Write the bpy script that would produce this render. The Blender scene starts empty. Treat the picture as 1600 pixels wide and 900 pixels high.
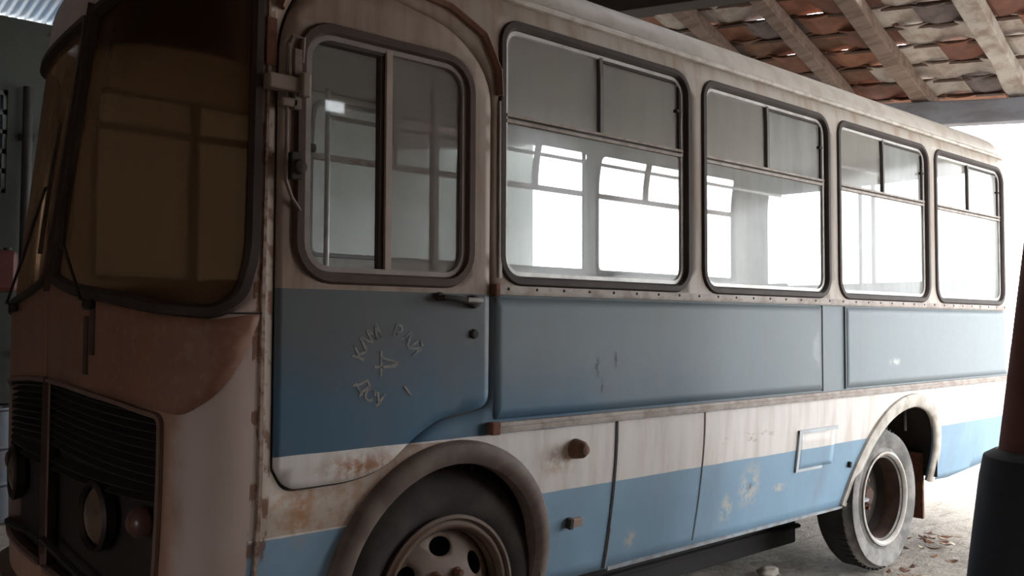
import bpy, bmesh, math, random
from mathutils import Vector, Matrix
from mathutils.geometry import delaunay_2d_cdt
import numpy as np
R=math.radians
C=bpy.context.scene.collection
# ---------------- camera, world, exposure ----------------
cam=bpy.data.objects.new('camera',bpy.data.cameras.new('camera')); C.objects.link(cam)
yaw,pitch,roll=0.71752,0.03983,0.00389
fw=Vector((math.sin(yaw)*math.cos(pitch),math.cos(yaw)*math.cos(pitch),math.sin(pitch)))
r0=Vector((math.cos(yaw),-math.sin(yaw),0)); u0=r0.cross(fw)
rr=r0*math.cos(roll)+u0*math.sin(roll); uu=u0*math.cos(roll)-r0*math.sin(roll)
M=Matrix((rr,uu,-fw)).transposed().to_4x4(); M.translation=(0,-2.678,1.52)
cam.matrix_world=M
cam.data.sensor_width=36; cam.data.lens=36*1377.6/1600
cam.data.dof.use_dof=False
bpy.context.scene.camera=cam
w=bpy.data.worlds.new('overcast_sky'); bpy.context.scene.world=w; w.use_nodes=True
bg=w.node_tree.nodes['Background']; bg.inputs[0].default_value=(.93,.97,1.0,1); bg.inputs[1].default_value=8.6
sc=bpy.context.scene
sc.view_settings.view_transform='Standard'; sc.view_settings.look='None'; sc.view_settings.gamma=1
sc.view_settings.exposure=0.35; sc.view_settings.use_curve_mapping=False
sc.cycles.max_bounces=10; sc.cycles.diffuse_bounces=5; sc.cycles.transparent_max_bounces=24
sc.cycles.use_denoising=True; sc.cycles.sample_clamp_indirect=6

HW=1.22; XS=1.28; XR=7.45
def xf(z): return .93+.12*max(0,z-1.65)
def prof(z):
    p=0
    if z<1.05: p=.085*((1.05-z)/.62)**1.6
    if z>2.6: p=.03*((z-2.6)/.26)**2
    return p
NF=3.0
def fcorner(t,z):
    v=max(0,math.cos(t))**(2/NF); a=XS-xf(z)
    return XS-a*max(0,math.sin(t))**(2/NF), HW-(HW-prof(z))*v
# arc-length table at z=1.5
TAB=[(0,0)]
def _t():
    n=400; L=0; p=fcorner(0,1.5)
    for i in range(1,n+1):
        t=math.pi/2*i/n; c=fcorner(t,1.5); L+=math.dist(p,c); TAB.append((L,t)); p=c
_t(); LF=TAB[-1][0]
def th(s):
    if s<=0: return 0
    if s>=LF: return math.pi/2
    lo,hi=0,len(TAB)-1
    while hi-lo>1:
        m=(lo+hi)//2
        if TAB[m][0]<=s: lo=m
        else: hi=m
    f=(s-TAB[lo][0])/(TAB[hi][0]-TAB[lo][0]); return TAB[lo][1]+f*(TAB[hi][1]-TAB[lo][1])
def plan(S,z):
    if S<XS: return fcorner(th(XS-S),z)
    if S<=XR: return S,prof(z)
    s=S-XR
    t=th(s); x,y=fcorner(t,1.5)
    return XR+(XS-x)*1.0, HW-(HW-prof(z))*(HW-y)/HW
# ---------------- materials ----------------
def newmat(name):
    m=bpy.data.materials.new(name); m.use_nodes=True; nt=m.node_tree
    return m,nt,nt.nodes['Principled BSDF']
class N:
    """small node-building helper"""
    def __init__(s,nt):
        s.nt=nt; s.tc=nt.nodes.new('ShaderNodeTexCoord').outputs['Object']
        s.sep=nt.nodes.new('ShaderNodeSeparateXYZ'); nt.links.new(s.tc,s.sep.inputs[0])
        s.x,s.y,s.z=s.sep.outputs
    def put(s,sock,v):
        if hasattr(v,'links'): s.nt.links.new(v,sock)
        elif isinstance(v,(tuple,list)) and len(v)==3 and len(sock.default_value)==4: sock.default_value=(*v,1)
        else: sock.default_value=v
    def math(s,op,a,b=0,c=0):
        n=s.nt.nodes.new('ShaderNodeMath'); n.operation=op
        s.put(n.inputs[0],a); s.put(n.inputs[1],b); s.put(n.inputs[2],c); return n.outputs[0]
    def noise(s,scale,detail=4,stretch=(1,1,1),rough=.6,dist=0):
        mp=s.nt.nodes.new('ShaderNodeMapping'); mp.inputs['Scale'].default_value=stretch; s.nt.links.new(s.tc,mp.inputs[0])
        n=s.nt.nodes.new('ShaderNodeTexNoise'); n.inputs['Scale'].default_value=scale; n.inputs['Detail'].default_value=detail
        n.inputs['Roughness'].default_value=rough; n.inputs['Distortion'].default_value=dist
        s.nt.links.new(mp.outputs[0],n.inputs['Vector']); return n.outputs['Fac']
    def ramp(s,f,a,b,smooth=True):
        n=s.nt.nodes.new('ShaderNodeMapRange'); n.interpolation_type='SMOOTHSTEP' if smooth else 'LINEAR'
        s.put(n.inputs[0],f); n.inputs[1].default_value=a; n.inputs[2].default_value=b; n.inputs[3].default_value=0; n.inputs[4].default_value=1
        return n.outputs[0]
    def mix(s,f,a,b):
        n=s.nt.nodes.new('ShaderNodeMix'); n.data_type='RGBA'
        s.put(n.inputs[0],f); s.put(n.inputs[6],a); s.put(n.inputs[7],b); return n.outputs[2]
    def spot(s,px,pz,r0,r1,sx=1,sz=1):
        """1 inside a spot round (px,pz) in the side plane, 0 outside"""
        a=s.math('MULTIPLY',s.math('SUBTRACT',s.x,px),1/sx); b=s.math('MULTIPLY',s.math('SUBTRACT',s.z,pz),1/sz)
        d=s.math('SQRT',s.math('ADD',s.math('MULTIPLY',a,a),s.math('MULTIPLY',b,b)))
        return s.math('SUBTRACT',1,s.ramp(d,r0,r1))
    def bump(s,h,st,dist=.01):
        n=s.nt.nodes.new('ShaderNodeBump'); n.inputs['Strength'].default_value=st; n.inputs['Distance'].default_value=dist
        s.nt.links.new(h,n.inputs['Height']); return n.outputs[0]
MATS={}
def simple(name,col,rough=.6,metal=0,col2=None,scale=6,amt=.5,bump=.15,stretch=(1,1,1)):
    if name in MATS: return MATS[name]
    m,nt,b=newmat(name); n=N(nt)
    col2=col2 or tuple(c*.55 for c in col)
    f=n.noise(scale,5,stretch); c=n.mix(n.math('MULTIPLY',n.ramp(f,.38,.68),amt),col,col2)
    nt.links.new(c,b.inputs['Base Color']); b.inputs['Roughness'].default_value=rough; b.inputs['Metallic'].default_value=metal
    if bump: nt.links.new(n.bump(f,bump,.01),b.inputs['Normal'])
    MATS[name]=m; return m
CREAM=(.465,.42,.37); WHITE=(.70,.655,.62); BLUEU=(.15,.195,.225); BLUEL=(.22,.345,.46); RUST=(.17,.065,.028); DIRT=(.17,.125,.095); BBLUE=(.055,.125,.20)
def paint(name,kind):
    m,nt,b=newmat(name); n=N(nt)
    big=n.noise(1.3,4); fine=n.noise(26,5,(1,1,1)); streak=n.noise(9,5,(1,1,.12)); wob=n.math('MULTIPLY',n.math('SUBTRACT',n.noise(3),.5),.012)
    zz=n.math('ADD',n.z,wob)
    lowblue=n.mix(n.ramp(big,.35,.7),BLUEL,(.185,.29,.39))
    white=n.mix(n.ramp(streak,.4,.75),WHITE,(.55,.48,.43))
    cream=n.mix(n.ramp(streak,.4,.7),CREAM,(.37,.28,.215))
    ub=n.mix(n.math('MULTIPLY',n.ramp(big,.3,.7),.7),BLUEU,(.16,.175,.18))
    ub=n.mix(n.math('MULTIPLY',n.ramp(n.math('ADD',n.x,n.math('MULTIPLY',big,1.2)),3.6,6.2),.7),ub,(.215,.25,.265))  # blue made paler toward the rear, standing in for brighter light there
    # wiped, cleaner blue lower down, dust caked on the upper half
    ub=n.mix(n.math('MULTIPLY',n.math('SUBTRACT',1,n.ramp(n.math('ADD',n.z,n.math('MULTIPLY',n.noise(2.2,3,(1,1,.5)),.45)),1.28,1.68)),n.math('SUBTRACT',1,n.ramp(n.x,2.4,4.6))),ub,BBLUE)
    cream=n.mix(n.math('SUBTRACT',1,n.ramp(n.math('ADD',n.x,n.math('MULTIPLY',n.noise(2.0,4),.8)),2.2,3.6)),cream,n.mix(n.ramp(streak,.4,.7),(.30,.222,.175),(.20,.13,.093)))  # cream made darker and browner toward the front, standing in for dimmer light
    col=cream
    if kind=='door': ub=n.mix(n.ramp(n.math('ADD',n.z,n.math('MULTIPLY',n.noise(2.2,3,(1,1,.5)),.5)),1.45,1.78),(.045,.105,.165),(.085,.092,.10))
    if kind in('body','door'):
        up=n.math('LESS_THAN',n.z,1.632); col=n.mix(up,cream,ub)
        col=n.mix(n.math('LESS_THAN',zz,1.082),col,white)
        if kind=='door':
            # rust bleeding at the lower rear edge of the door
            f=n.math('MULTIPLY',n.spot(1.64,1.02,.0,.17,1.6,.45),n.ramp(fine,.35,.6)); col=n.mix(f,col,(.36,.17,.08))
        else:
            low=n.math('LESS_THAN',zz,.813); col=n.mix(low,col,lowblue)
            # ahead of the wheel the paint under the door is a dirty cream
            ah=n.math('MULTIPLY',n.math('LESS_THAN',n.x,2.0),n.math('GREATER_THAN',n.z,.82)); ah=n.math('MULTIPLY',ah,n.math('LESS_THAN',n.z,1.075))
            col=n.mix(ah,col,n.mix(n.ramp(fine,.35,.7),(.50,.42,.36),(.42,.28,.19)))
            # nose: no blue in front of the door seam
            strip=n.math('MULTIPLY',n.math('LESS_THAN',n.x,1.303),n.math('GREATER_THAN',n.z,.82)); col=n.mix(strip,col,(.46,.38,.315))
            fr=n.math('LESS_THAN',n.x,n.math('ADD',1.232,n.math('MULTIPLY',n.z,.01))); col=n.mix(fr,col,n.mix(n.ramp(big,.35,.7),(.58,.46,.41),(.48,.35,.29)))
            og=n.math('MULTIPLY',n.math('SUBTRACT',1,n.ramp(n.math('ADD',n.x,n.math('MULTIPLY',n.noise(9,4),.05)),1.05,1.10)),n.math('LESS_THAN',n.z,1.5)); col=n.mix(n.math('MULTIPLY',og,.75),col,(.36,.17,.09))
            # round flaked patches
            for (px,pz,r,sx,sz) in((4.05,.66,.11,1.2,1.5),(3.86,.56,.07,1,1.7),(3.12,.53,.05,1,1.2),(4.35,.62,.05,2,.6)):
                f=n.math('MULTIPLY',n.spot(px,pz,.02,r,sx,sz),n.ramp(n.noise(17,6,(1,1,1),.7),.44,.54)); col=n.mix(f,col,(.44,.43,.39))
            f=n.math('MULTIPLY',n.spot(4.05,.66,.0,.03),n.ramp(fine,.4,.5)); col=n.mix(f,col,(.12,.11,.10))
            f=n.math('MULTIPLY',n.spot(4.0,.93,.0,.35,1,.12),n.ramp(n.noise(22,5,(.5,1,2)),.56,.62)); col=n.mix(f,col,(.30,.24,.20))
            f=n.math('MULTIPLY',n.spot(2.6,.95,.0,.13,1.2,.8),n.ramp(fine,.3,.7)); col=n.mix(f,col,(.40,.24,.14))
            f=n.math('MULTIPLY',n.spot(1.42,.9,.0,.12,.6,1.4),n.ramp(fine,.3,.6)); col=n.mix(f,col,(.42,.22,.11))
    if kind=='panel':
        col=ub
        for (px,pz,r,sx,sz) in((2.83,1.33,.07,.35,1),(2.95,1.36,.06,.3,1),(2.86,1.24,.05,.3,1)):
            f=n.math('MULTIPLY',n.spot(px,pz,.0,r,sx,sz),n.ramp(fine,.42,.55)); col=n.mix(f,col,(.05,.05,.06))
        f=n.math('MULTIPLY',n.spot(5.62,1.28,.0,.12,1,.3),n.ramp(fine,.4,.6)); col=n.mix(f,col,(.5,.5,.48))
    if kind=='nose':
        col=n.mix(n.ramp(big,.35,.7),(.27,.13,.085),(.19,.085,.055)); col=n.mix(n.math('MULTIPLY',n.ramp(fine,.5,.7),.25),col,(.4,.3,.24))  # shade on the nose put into its colour
    # general chips and grime
    chip=n.ramp(n.noise(38,6,(1,1,1),.75),.71,.74); col=n.mix(n.math('MULTIPLY',chip,.6),col,(.25,.18,.13))
    col=n.mix(n.math('MULTIPLY',n.ramp(n.noise(5,5,(1,1,.25)),.5,.8),.28),col,DIRT)
    # rust along the front corner seam
    sm=n.math('MULTIPLY',n.math('MULTIPLY',n.math('LESS_THAN',n.x,1.30),n.math('GREATER_THAN',n.x,1.235)),n.ramp(n.noise(14,5,(1,1,.6)),.5,.58))
    if kind in('body',): col=n.mix(n.math('MULTIPLY',sm,.8),col,RUST)
    nt.links.new(col,b.inputs['Base Color'])
    nt.links.new(n.math('ADD',.46,n.math('MULTIPLY',fine,.25)),b.inputs['Roughness']); b.inputs['Specular IOR Level'].default_value=.35
    nt.links.new(n.bump(n.math('ADD',big,n.math('MULTIPLY',fine,.06)),.35,.02),b.inputs['Normal'])
    MATS[name]=m; return m
def glass(name,dust,dcol=(.78,.8,.78),tint=(1,1,1),gloss=.25,streaks=.25,trans=.6,grough=.12):
    """dusty pane: see-through glass with a film of dust that scatters light both ways"""
    m,nt,b=newmat(name); n=N(nt); nt.nodes.remove(b)
    out=[x for x in nt.nodes if x.type=='OUTPUT_MATERIAL'][0]
    def nd(t): return nt.nodes.new(t)
    tr=nd('ShaderNodeBsdfTransparent'); tr.inputs[0].default_value=(*tint,1)
    tl=nd('ShaderNodeBsdfTranslucent'); df=nd('ShaderNodeBsdfDiffuse')
    for x in(tl,df): x.inputs[0].default_value=(*dcol,1)
    md=nd('ShaderNodeMixShader'); md.inputs[0].default_value=1-trans; nt.links.new(tl.outputs[0],md.inputs[1]); nt.links.new(df.outputs[0],md.inputs[2])
    f=n.math('ADD',dust-streaks/2,n.math('MULTIPLY',n.noise(7,5,(1,1,.18)),streaks))
    f=n.math('ADD',f,n.math('MULTIPLY',n.math('SUBTRACT',n.noise(2.3,4),.5),streaks*.9))
    mx=nd('ShaderNodeMixShader'); nt.links.new(f,mx.inputs[0]); nt.links.new(tr.outputs[0],mx.inputs[1]); nt.links.new(md.outputs[0],mx.inputs[2])
    gl=nd('ShaderNodeBsdfGlossy'); gl.inputs['Roughness'].default_value=grough
    fr=nd('ShaderNodeFresnel'); fr.inputs[0].default_value=1.45
    mg=nd('ShaderNodeMixShader'); nt.links.new(n.math('MULTIPLY',fr.outputs[0],gloss),mg.inputs[0]); nt.links.new(mx.outputs[0],mg.inputs[1]); nt.links.new(gl.outputs[0],mg.inputs[2])
    nt.links.new(mg.outputs[0],out.inputs[0]); MATS[name]=m; return m
# ---------------- objects ----------------
def meta(o,label=None,cat=None,group=None,kind=None):
    if label: o['label']=label
    if cat: o['category']=cat
    if group: o['group']=group
    if kind: o['kind']=kind
    return o
def link(name,me,mat,parent=None,smooth=False):
    o=bpy.data.objects.new(name,me); C.objects.link(o)
    for m in (mat if isinstance(mat,(list,tuple)) else [mat]): me.materials.append(m)
    if parent is not None: 
        o.parent=parent
        o.matrix_parent_inverse=Matrix.Translation(-world_loc(parent))
    if smooth: me.polygons.foreach_set('use_smooth',[True]*len(me.polygons))
    return o
def world_loc(o):
    v=Vector(o.location)
    if o.parent is not None: v=v+o.matrix_parent_inverse.translation+world_loc(o.parent)
    return v
def empty(name,loc):
    o=bpy.data.objects.new(name,None); C.objects.link(o); o.location=loc; o.empty_display_size=.1; return o
class MB:
    def __init__(s): s.v=[]; s.f=[]; s.m=[]
    def add(s,vs,fs,mi=0):
        b=len(s.v); s.v+= [tuple(v) for v in vs]; s.f+=[tuple(i+b for i in f) for f in fs]; s.m+=[mi]*len(fs); return s
    def box(s,x0,y0,z0,x1,y1,z1,mi=0,mat=None):
        vs=[(x,y,z) for x in(x0,x1) for y in(y0,y1) for z in(z0,z1)]
        if mat is not None: vs=[mat@Vector(v) for v in vs]
        return s.add(vs,[(0,1,3,2),(4,6,7,5),(0,4,5,1),(2,3,7,6),(0,2,6,4),(1,5,7,3)],mi)
    def beam(s,a,b,wd,ht,up=(0,0,1),mi=0):
        a=Vector(a); b=Vector(b); t=(b-a).normalized(); sd=t.cross(Vector(up)).normalized(); u=sd.cross(t)
        vs=[p+sd*(i*wd/2)+u*(j*ht/2) for p in(a,b) for i,j in((-1,-1),(1,-1),(1,1),(-1,1))]
        return s.add(vs,[(0,3,2,1),(4,5,6,7),(0,1,5,4),(1,2,6,5),(2,3,7,6),(3,0,4,7)],mi)
    def tube(s,pts,r,n=10,closed=False,mi=0):
        pts=[Vector(p) for p in pts]; k=len(pts); rings=[]; ref=Vector((.31,.52,.79)); vs=[]
        for i,p in enumerate(pts):
            a=pts[(i-1)%k] if (closed or i) else p; c=pts[(i+1)%k] if (closed or i<k-1) else p
            t=(c-a).normalized(); x=t.cross(ref).normalized(); y=t.cross(x); ri=r[i] if isinstance(r,(list,tuple)) else r
            vs+=[p+x*(ri*math.cos(2*math.pi*j/n))+y*(ri*math.sin(2*math.pi*j/n)) for j in range(n)]
        fs=[]
        for i in range(k if closed else k-1):
            for j in range(n): fs.append((i*n+j,i*n+(j+1)%n,((i+1)%k)*n+(j+1)%n,((i+1)%k)*n+j))
        if not closed: fs+= [tuple(range(n))[::-1],tuple((k-1)*n+j for j in range(n))]
        return s.add(vs,fs,mi)
    def lathe(s,c,prof,n=48,axis='y',mi=0):
        """prof: list of (radius, offset along the axis)"""
        vs=[];k=len(prof)
        for i in range(n):
            a=2*math.pi*i/n
            for r,h in prof:
                p={'y':(r*math.cos(a),h,r*math.sin(a)),'z':(r*math.cos(a),r*math.sin(a),h),'x':(h,r*math.cos(a),r*math.sin(a))}[axis]
                vs.append((c[0]+p[0],c[1]+p[1],c[2]+p[2]))
        fs=[(i*k+j,i*k+j+1,((i+1)%n)*k+j+1,((i+1)%n)*k+j) for i in range(n) for j in range(k-1)]
        return s.add(vs,fs,mi)
    def build(s,name,mat,parent=None,smooth=False,bevel=0,angle=40):
        me=bpy.data.meshes.new(name); me.from_pydata(s.v,[],s.f); 
        if s.m and max(s.m): me.polygons.foreach_set('material_index',s.m)
        bm=bmesh.new(); bm.from_mesh(me); bmesh.ops.remove_doubles(bm,verts=bm.verts,dist=1e-5); bmesh.ops.recalc_face_normals(bm,faces=bm.faces); bm.to_mesh(me); bm.free()
        o=link(name,me,mat,parent)
        if smooth:
            me.polygons.foreach_set('use_smooth',[True]*len(me.polygons)); me.set_sharp_from_angle(angle=R(angle))
        if bevel:
            md=o.modifiers.new('bevel','BEVEL'); md.width=bevel; md.segments=2; md.limit_method='ANGLE'
        return o
# ---------------- the body surface: (S,z) -> point ----------------
def P3(S,z,off=0,far=False):
    x,y=plan(S,z)
    if off:
        e=.004
        a=Vector((*plan(S+e,z),z)); b=Vector((*plan(S-e,z),z)); c=Vector((*plan(S,z+e),z+e)); d=Vector((*plan(S,z-e),z-e))
        nrm=(a-b).cross(c-d)
        if nrm.length<1e-12: nrm=Vector((0,-1,0))
        nrm.normalize(); p=Vector((x,y,z))+nrm*off
    else: p=Vector((x,y,z))
    if far: p.y=2*HW-p.y
    return p
def inside(poly,X,Y):
    poly=np.array(poly); r=np.zeros(len(X),bool); n=len(poly)
    for i in range(n):
        x0,y0=poly[i]; x1,y1=poly[(i+1)%n]
        c=((y0>Y)!=(y1>Y)); 
        with np.errstate(divide='ignore',invalid='ignore'): r^=c&(X<(x1-x0)*(Y-y0)/(y1-y0)+x0)
    return r
def subdivide(poly,step):
    out=[]
    for i,p in enumerate(poly):
        q=poly[(i+1)%len(poly)]; k=max(1,int(math.dist(p,q)/step)); out+=[(p[0]+(q[0]-p[0])*j/k,p[1]+(q[1]-p[1])*j/k) for j in range(k)]
    return out
def panel2d(outer,holes,step,fmap):
    polys=[subdivide(p,step) for p in [outer]+list(holes)]
    V=[];Ed=[]
    for p in polys:
        b=len(V); V+=p; Ed+=[(b+i,b+(i+1)%len(p)) for i in range(len(p))]
    xs=[p[0] for p in outer]; ys=[p[1] for p in outer]
    gx,gy=np.meshgrid(np.arange(min(xs)+step/2,max(xs),step),np.arange(min(ys)+step/2,max(ys),step)); gx=gx.ravel(); gy=gy.ravel()
    k=inside(polys[0],gx,gy)
    for h in polys[1:]: k&=~inside(h,gx,gy)
    gx=gx[k]; gy=gy[k]
    B=np.array(V); 
    if len(gx):
        d=np.min((gx[:,None]-B[None,:,0])**2+(gy[:,None]-B[None,:,1])**2,axis=1); gx=gx[d>(step*.4)**2]; gy=gy[d>(step*.4)**2] if False else gy[d>(step*.4)**2]
    V=[Vector(v) for v in V]+[Vector(v) for v in zip(gx.tolist(),gy.tolist())]
    r=delaunay_2d_cdt(V,Ed,[],0,1e-6); v2=np.array([tuple(v) for v in r[0]]); fs=np.array([f for f in r[2]])
    cen=v2[fs].mean(axis=1); k=inside(polys[0],cen[:,0],cen[:,1])
    for h in polys[1:]: k&=~inside(h,cen[:,0],cen[:,1])
    fs=fs[k]
    return [fmap(a,b) for a,b in v2.tolist()],[tuple(f) for f in fs.tolist()]
def panel(name,outer,holes,mat,parent,off=0.0,step=.06,far=False,thick=.0,fmap=None,inner=None):
    vs,fs=panel2d(outer,holes,step,fmap or (lambda a,b:P3(a,b,off,far)))
    if fmap is None and far: fs=[f[::-1] for f in fs]
    me=bpy.data.meshes.new(name); me.from_pydata([tuple(v) for v in vs],[],fs)
    bm=bmesh.new(); bm.from_mesh(me)
    bmesh.ops.delete(bm,geom=[v for v in bm.verts if not v.link_faces],context='VERTS'); bm.to_mesh(me); bm.free()
    o=link(name,me,[mat]+([inner] if inner else []),parent,smooth=True)
    if thick:
        md=o.modifiers.new('thickness','SOLIDIFY'); md.thickness=thick; md.offset=-1
        if inner: md.material_offset=1
    return o
def rrect(x0,z0,x1,z1,r,n=6):
    out=[]
    for cx,cz,a0 in((x1-r,z1-r,0),(x0+r,z1-r,90),(x0+r,z0+r,180),(x1-r,z0+r,270)):
        for i in range(n+1):
            a=R(a0+90*i/n); out.append((cx+r*math.cos(a),cz+r*math.sin(a)))
    return out
def rounded(pts,r,n=5):
    """round the corners of a polygon; r may be one radius or a list"""
    out=[]; k=len(pts)
    for i in range(k):
        p=Vector(pts[i]); a=Vector(pts[i-1]); b=Vector(pts[(i+1)%k]); ri=r[i] if isinstance(r,(list,tuple)) else r
        if ri<=0: out.append(tuple(p)); continue
        u=(a-p); v=(b-p); ri=min(ri,u.length*.49,v.length*.49); u=p+u.normalized()*ri; v=p+v.normalized()*ri
        for j in range(n+1):
            t=j/n; out.append(tuple((1-t)**2*u+2*t*(1-t)*p+t*t*v))
    return out
def sweep(mb,path,prof_,far=False,closed=True,step=.05,fmap=None,mi=0):
    """carry a closed cross-section prof_=[(across, outwards)] along a path of (S,z) on the body"""
    pts=subdivide(path,step) if closed else None
    if not closed:
        pts=[]
        for i in range(len(path)-1):
            p,q=path[i],path[i+1]; k=max(1,int(math.dist(p,q)/step)); pts+=[(p[0]+(q[0]-p[0])*j/k,p[1]+(q[1]-p[1])*j/k) for j in range(k)]
        pts.append(path[-1])
    f=fmap or (lambda a,b,o:P3(a,b,o,far))
    k=len(pts); m=len(prof_); vs=[]
    for i,p in enumerate(pts):
        a=pts[(i-1)%k] if(closed or i) else p; c=pts[(i+1)%k] if (closed or i<k-1) else p
        t=Vector((c[0]-a[0],c[1]-a[1])); t.normalize(); nn=(t.y,-t.x)
        for ac,ou in prof_: vs.append(f(p[0]+nn[0]*ac,p[1]+nn[1]*ac,ou if abs(ou)>1e-6 else 1e-6))
    fs=[(i*m+j,i*m+(j+1)%m,((i+1)%k)*m+(j+1)%m,((i+1)%k)*m+j) for i in range(k if closed else k-1) for j in range(m)]
    if not closed: fs+=[tuple(range(m))[::-1],tuple((k-1)*m+j for j in range(m))]
    mb.add(vs,fs,mi); return mb
def slabm(mb,S0,z0,S1,z1,o0,o1,far=False,step=.08,mi=0):
    """a strip standing on the body between offsets o0 and o1"""
    hor=abs(S1-S0)>abs(z1-z0)
    if hor: path=[(S0,(z0+z1)/2),(S1,(z0+z1)/2)]; h=abs(z1-z0)/2
    else: path=[((S0+S1)/2,z0),((S0+S1)/2,z1)]; h=abs(S1-S0)/2
    return sweep(mb,path,[(-h,o0),(h,o0),(h,o1),(-h,o1)],far,False,step,mi=mi)

def separate(o):
    """every loose piece of a mesh becomes an object of its own under the same parent"""
    me=o.data; n=len(me.vertices); par=list(range(n))
    def find(a):
        while par[a]!=a: par[a]=par[par[a]]; a=par[a]
        return a
    for e in me.edges:
        a,b=find(e.vertices[0]),find(e.vertices[1])
        if a!=b: par[a]=b
    gr={}
    for p in me.polygons: gr.setdefault(find(p.vertices[0]),[]).append(p)
    out=[]
    for ps in gr.values():
        ids=sorted({v for p in ps for v in p.vertices}); mp={v:i for i,v in enumerate(ids)}
        m2=bpy.data.meshes.new(o.name.split('.')[0]); m2.from_pydata([me.vertices[v].co[:] for v in ids],[],[[mp[v] for v in p.vertices] for p in ps])
        m2.polygons.foreach_set('use_smooth',[p.use_smooth for p in ps])
        out.append(link(o.name.split('.')[0],m2,list(me.materials),o.parent))
        for md in o.modifiers:
            q=out[-1].modifiers.new(md.name,md.type)
            if md.type=='BEVEL': q.width=md.width; q.segments=md.segments; q.limit_method=md.limit_method
    bpy.data.objects.remove(o); 
    for i,k in enumerate(out): k.name=me.name.split('.')[0]
    return out
# ---------------- materials used ----------------
body=paint('faded_bus_paint','body'); doorp=paint('door_paint','door'); panelp=paint('dusty_blue_panel','panel'); nosep=paint('brown_nose_shade','nose')
rubber=simple('window_rubber',(.035,.024,.02),.75,0,(.07,.05,.04)); rubberb=simple('brown_rubber',(.075,.045,.034),.8,0,(.03,.02,.016))
alu=simple('dull_aluminium',(.66,.65,.62),.5,.25,(.3,.27,.24),9,.5); alud=simple('dirty_trim',(.33,.28,.245),.6,.1,(.18,.12,.09),14,.8)
creamm=simple('cream_enamel',CREAM,.55,0,(.33,.25,.19),7,.6); rustm=simple('rust_brown',(.16,.065,.035),.9,0,(.075,.032,.02),22,.9,.4)
dark=simple('dark_iron',(.022,.018,.016),.8,0,(.045,.03,.022),12,.6); tyre=simple('tyre_rubber',(.026,.020,.019),.9,0,(.065,.055,.05),5,.8,.3)
tyreg=simple('dusty_tyre_rubber',(.12,.115,.11),.95,0,(.30,.28,.26),7,.8,.4)
inner=simple('interior_board',(.50,.49,.46),.8,0,(.38,.36,.33),3,.5); innerc=simple('interior_ceiling',(.48,.455,.42),.85,0,(.35,.32,.29),2,.5)
vinyl=simple('seat_vinyl',(.10,.075,.06),.7,0,(.05,.04,.035)); chrome=simple('old_chrome',(.3,.3,.3),.6,.3,(.2,.18,.16),12,.6)
g_up=glass('sliding_pane_glass',.62,(.52,.50,.46),gloss=.5,streaks=.2,trans=.45)
g_low=glass('lower_pane_glass',.48,(.93,.95,.93),gloss=.5,streaks=.25,trans=.75)
g_low2=glass('smeared_pane_glass',.52,(.93,.95,.93),gloss=.5,streaks=.45,trans=.8)
g_mid=glass('streaked_pane_glass',.68,(.90,.92,.90),gloss=.4,streaks=.5,trans=.8)
g_far=glass('far_pane_glass',.22,(.8,.83,.83),gloss=.3,streaks=.3,trans=.85)
g_door=glass('door_pane_glass',.30,(.32,.33,.31),gloss=1.6,grough=.03,streaks=.25,trans=.5)
g_doorb=glass('dusty_door_pane_glass',.62,(.30,.265,.235),gloss=.5,streaks=.2,trans=.5)
g_ws=glass('amber_windscreen_glass',.67,(.120,.064,.034),(.48,.28,.155),gloss=.15,streaks=.16,trans=.5)
# ---------------- the bus ----------------
bus=empty('bus',(4.3,1.22,-.04))
meta(bus,'old blue and white bus with dusty windows parked under the tiled shed roof','bus')
S0=XS-LF; S1=XR+LF; ZT=2.87; ZTF=3.0
def arc(cx,cz,r,a0,a1,n=28): return [(cx+r*math.cos(R(a0+(a1-a0)*i/n)),cz+r*math.sin(R(a0+(a1-a0)*i/n))) for i in range(n+1)]
FW=(2.053,.545,.455); RW=(5.72,.545,.55)
RARCH=rounded([(5.13,.405),(5.20,.60),(5.36,.80),(5.55,.925),(5.74,.985),(5.94,.995),(6.10,.95),(6.22,.85),(6.285,.68),(6.27,.43)],[0,.1,.1,.1,.1,.1,.1,.1,.1,0],3)
zb=lambda x: .40 if x<5.2 else .40+.05*max(0,(x-5.9)/1.2)
a0=math.degrees(math.asin((.41-FW[1])/FW[2])); b0=math.degrees(math.asin((.41-RW[1])/RW[2]))
outer=[(S0,.36),(1.2,.36)]+[(1.45,.36)]+arc(FW[0],FW[1],FW[2],180-a0,a0)+[(2.9,.41),(4.2,.40)]+RARCH+[(6.6,.42),(7.2,.465),(S1,.48),(S1,ZT),(S0,ZT)]
door_pts=[(1.302,1.04),(1.302,2.50),(1.40,2.68),(1.66,2.72),(2.02,2.66),(2.222,2.50),(2.216,1.19),(2.10,1.168),(1.97,1.155),(1.845,1.087),(1.74,1.0),(1.60,.965),(1.345,.962)]
door_o=rounded(door_pts,[.0,.12,.12,.1,.12,.14,.05,.04,.07,.08,.08,.1,.08])
wins=[(2.283+1.3275*i,3.483+1.3275*i) for i in range(4)]
WZ=(1.69,2.745)
rw=[(XR+.34,1.90),(S1,1.90),(S1,2.80),(XR+.34,2.80)]
wh=[rw]+[rrect(a,WZ[0],b,WZ[1],.10) for a,b in wins]
ws_pts=[(1.232,1.74),(1.222,2.80),(S0+.045,2.80),(S0+.045,1.69),(.18,1.645),(.63,1.60),(.91,1.565),(1.12,1.55),(1.20,1.60)]
ws=rounded(ws_pts,[.06,.10,.05,.06,.1,.1,.1,.05,.05])
gr_pts=[(.925,1.215),(.925,.55),(S0+.001,.55),(S0+.001,1.285),(.15,1.28),(.66,1.25)]
gr=rounded(gr_pts,[.03,.05,0,0,.1,.1])
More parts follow.
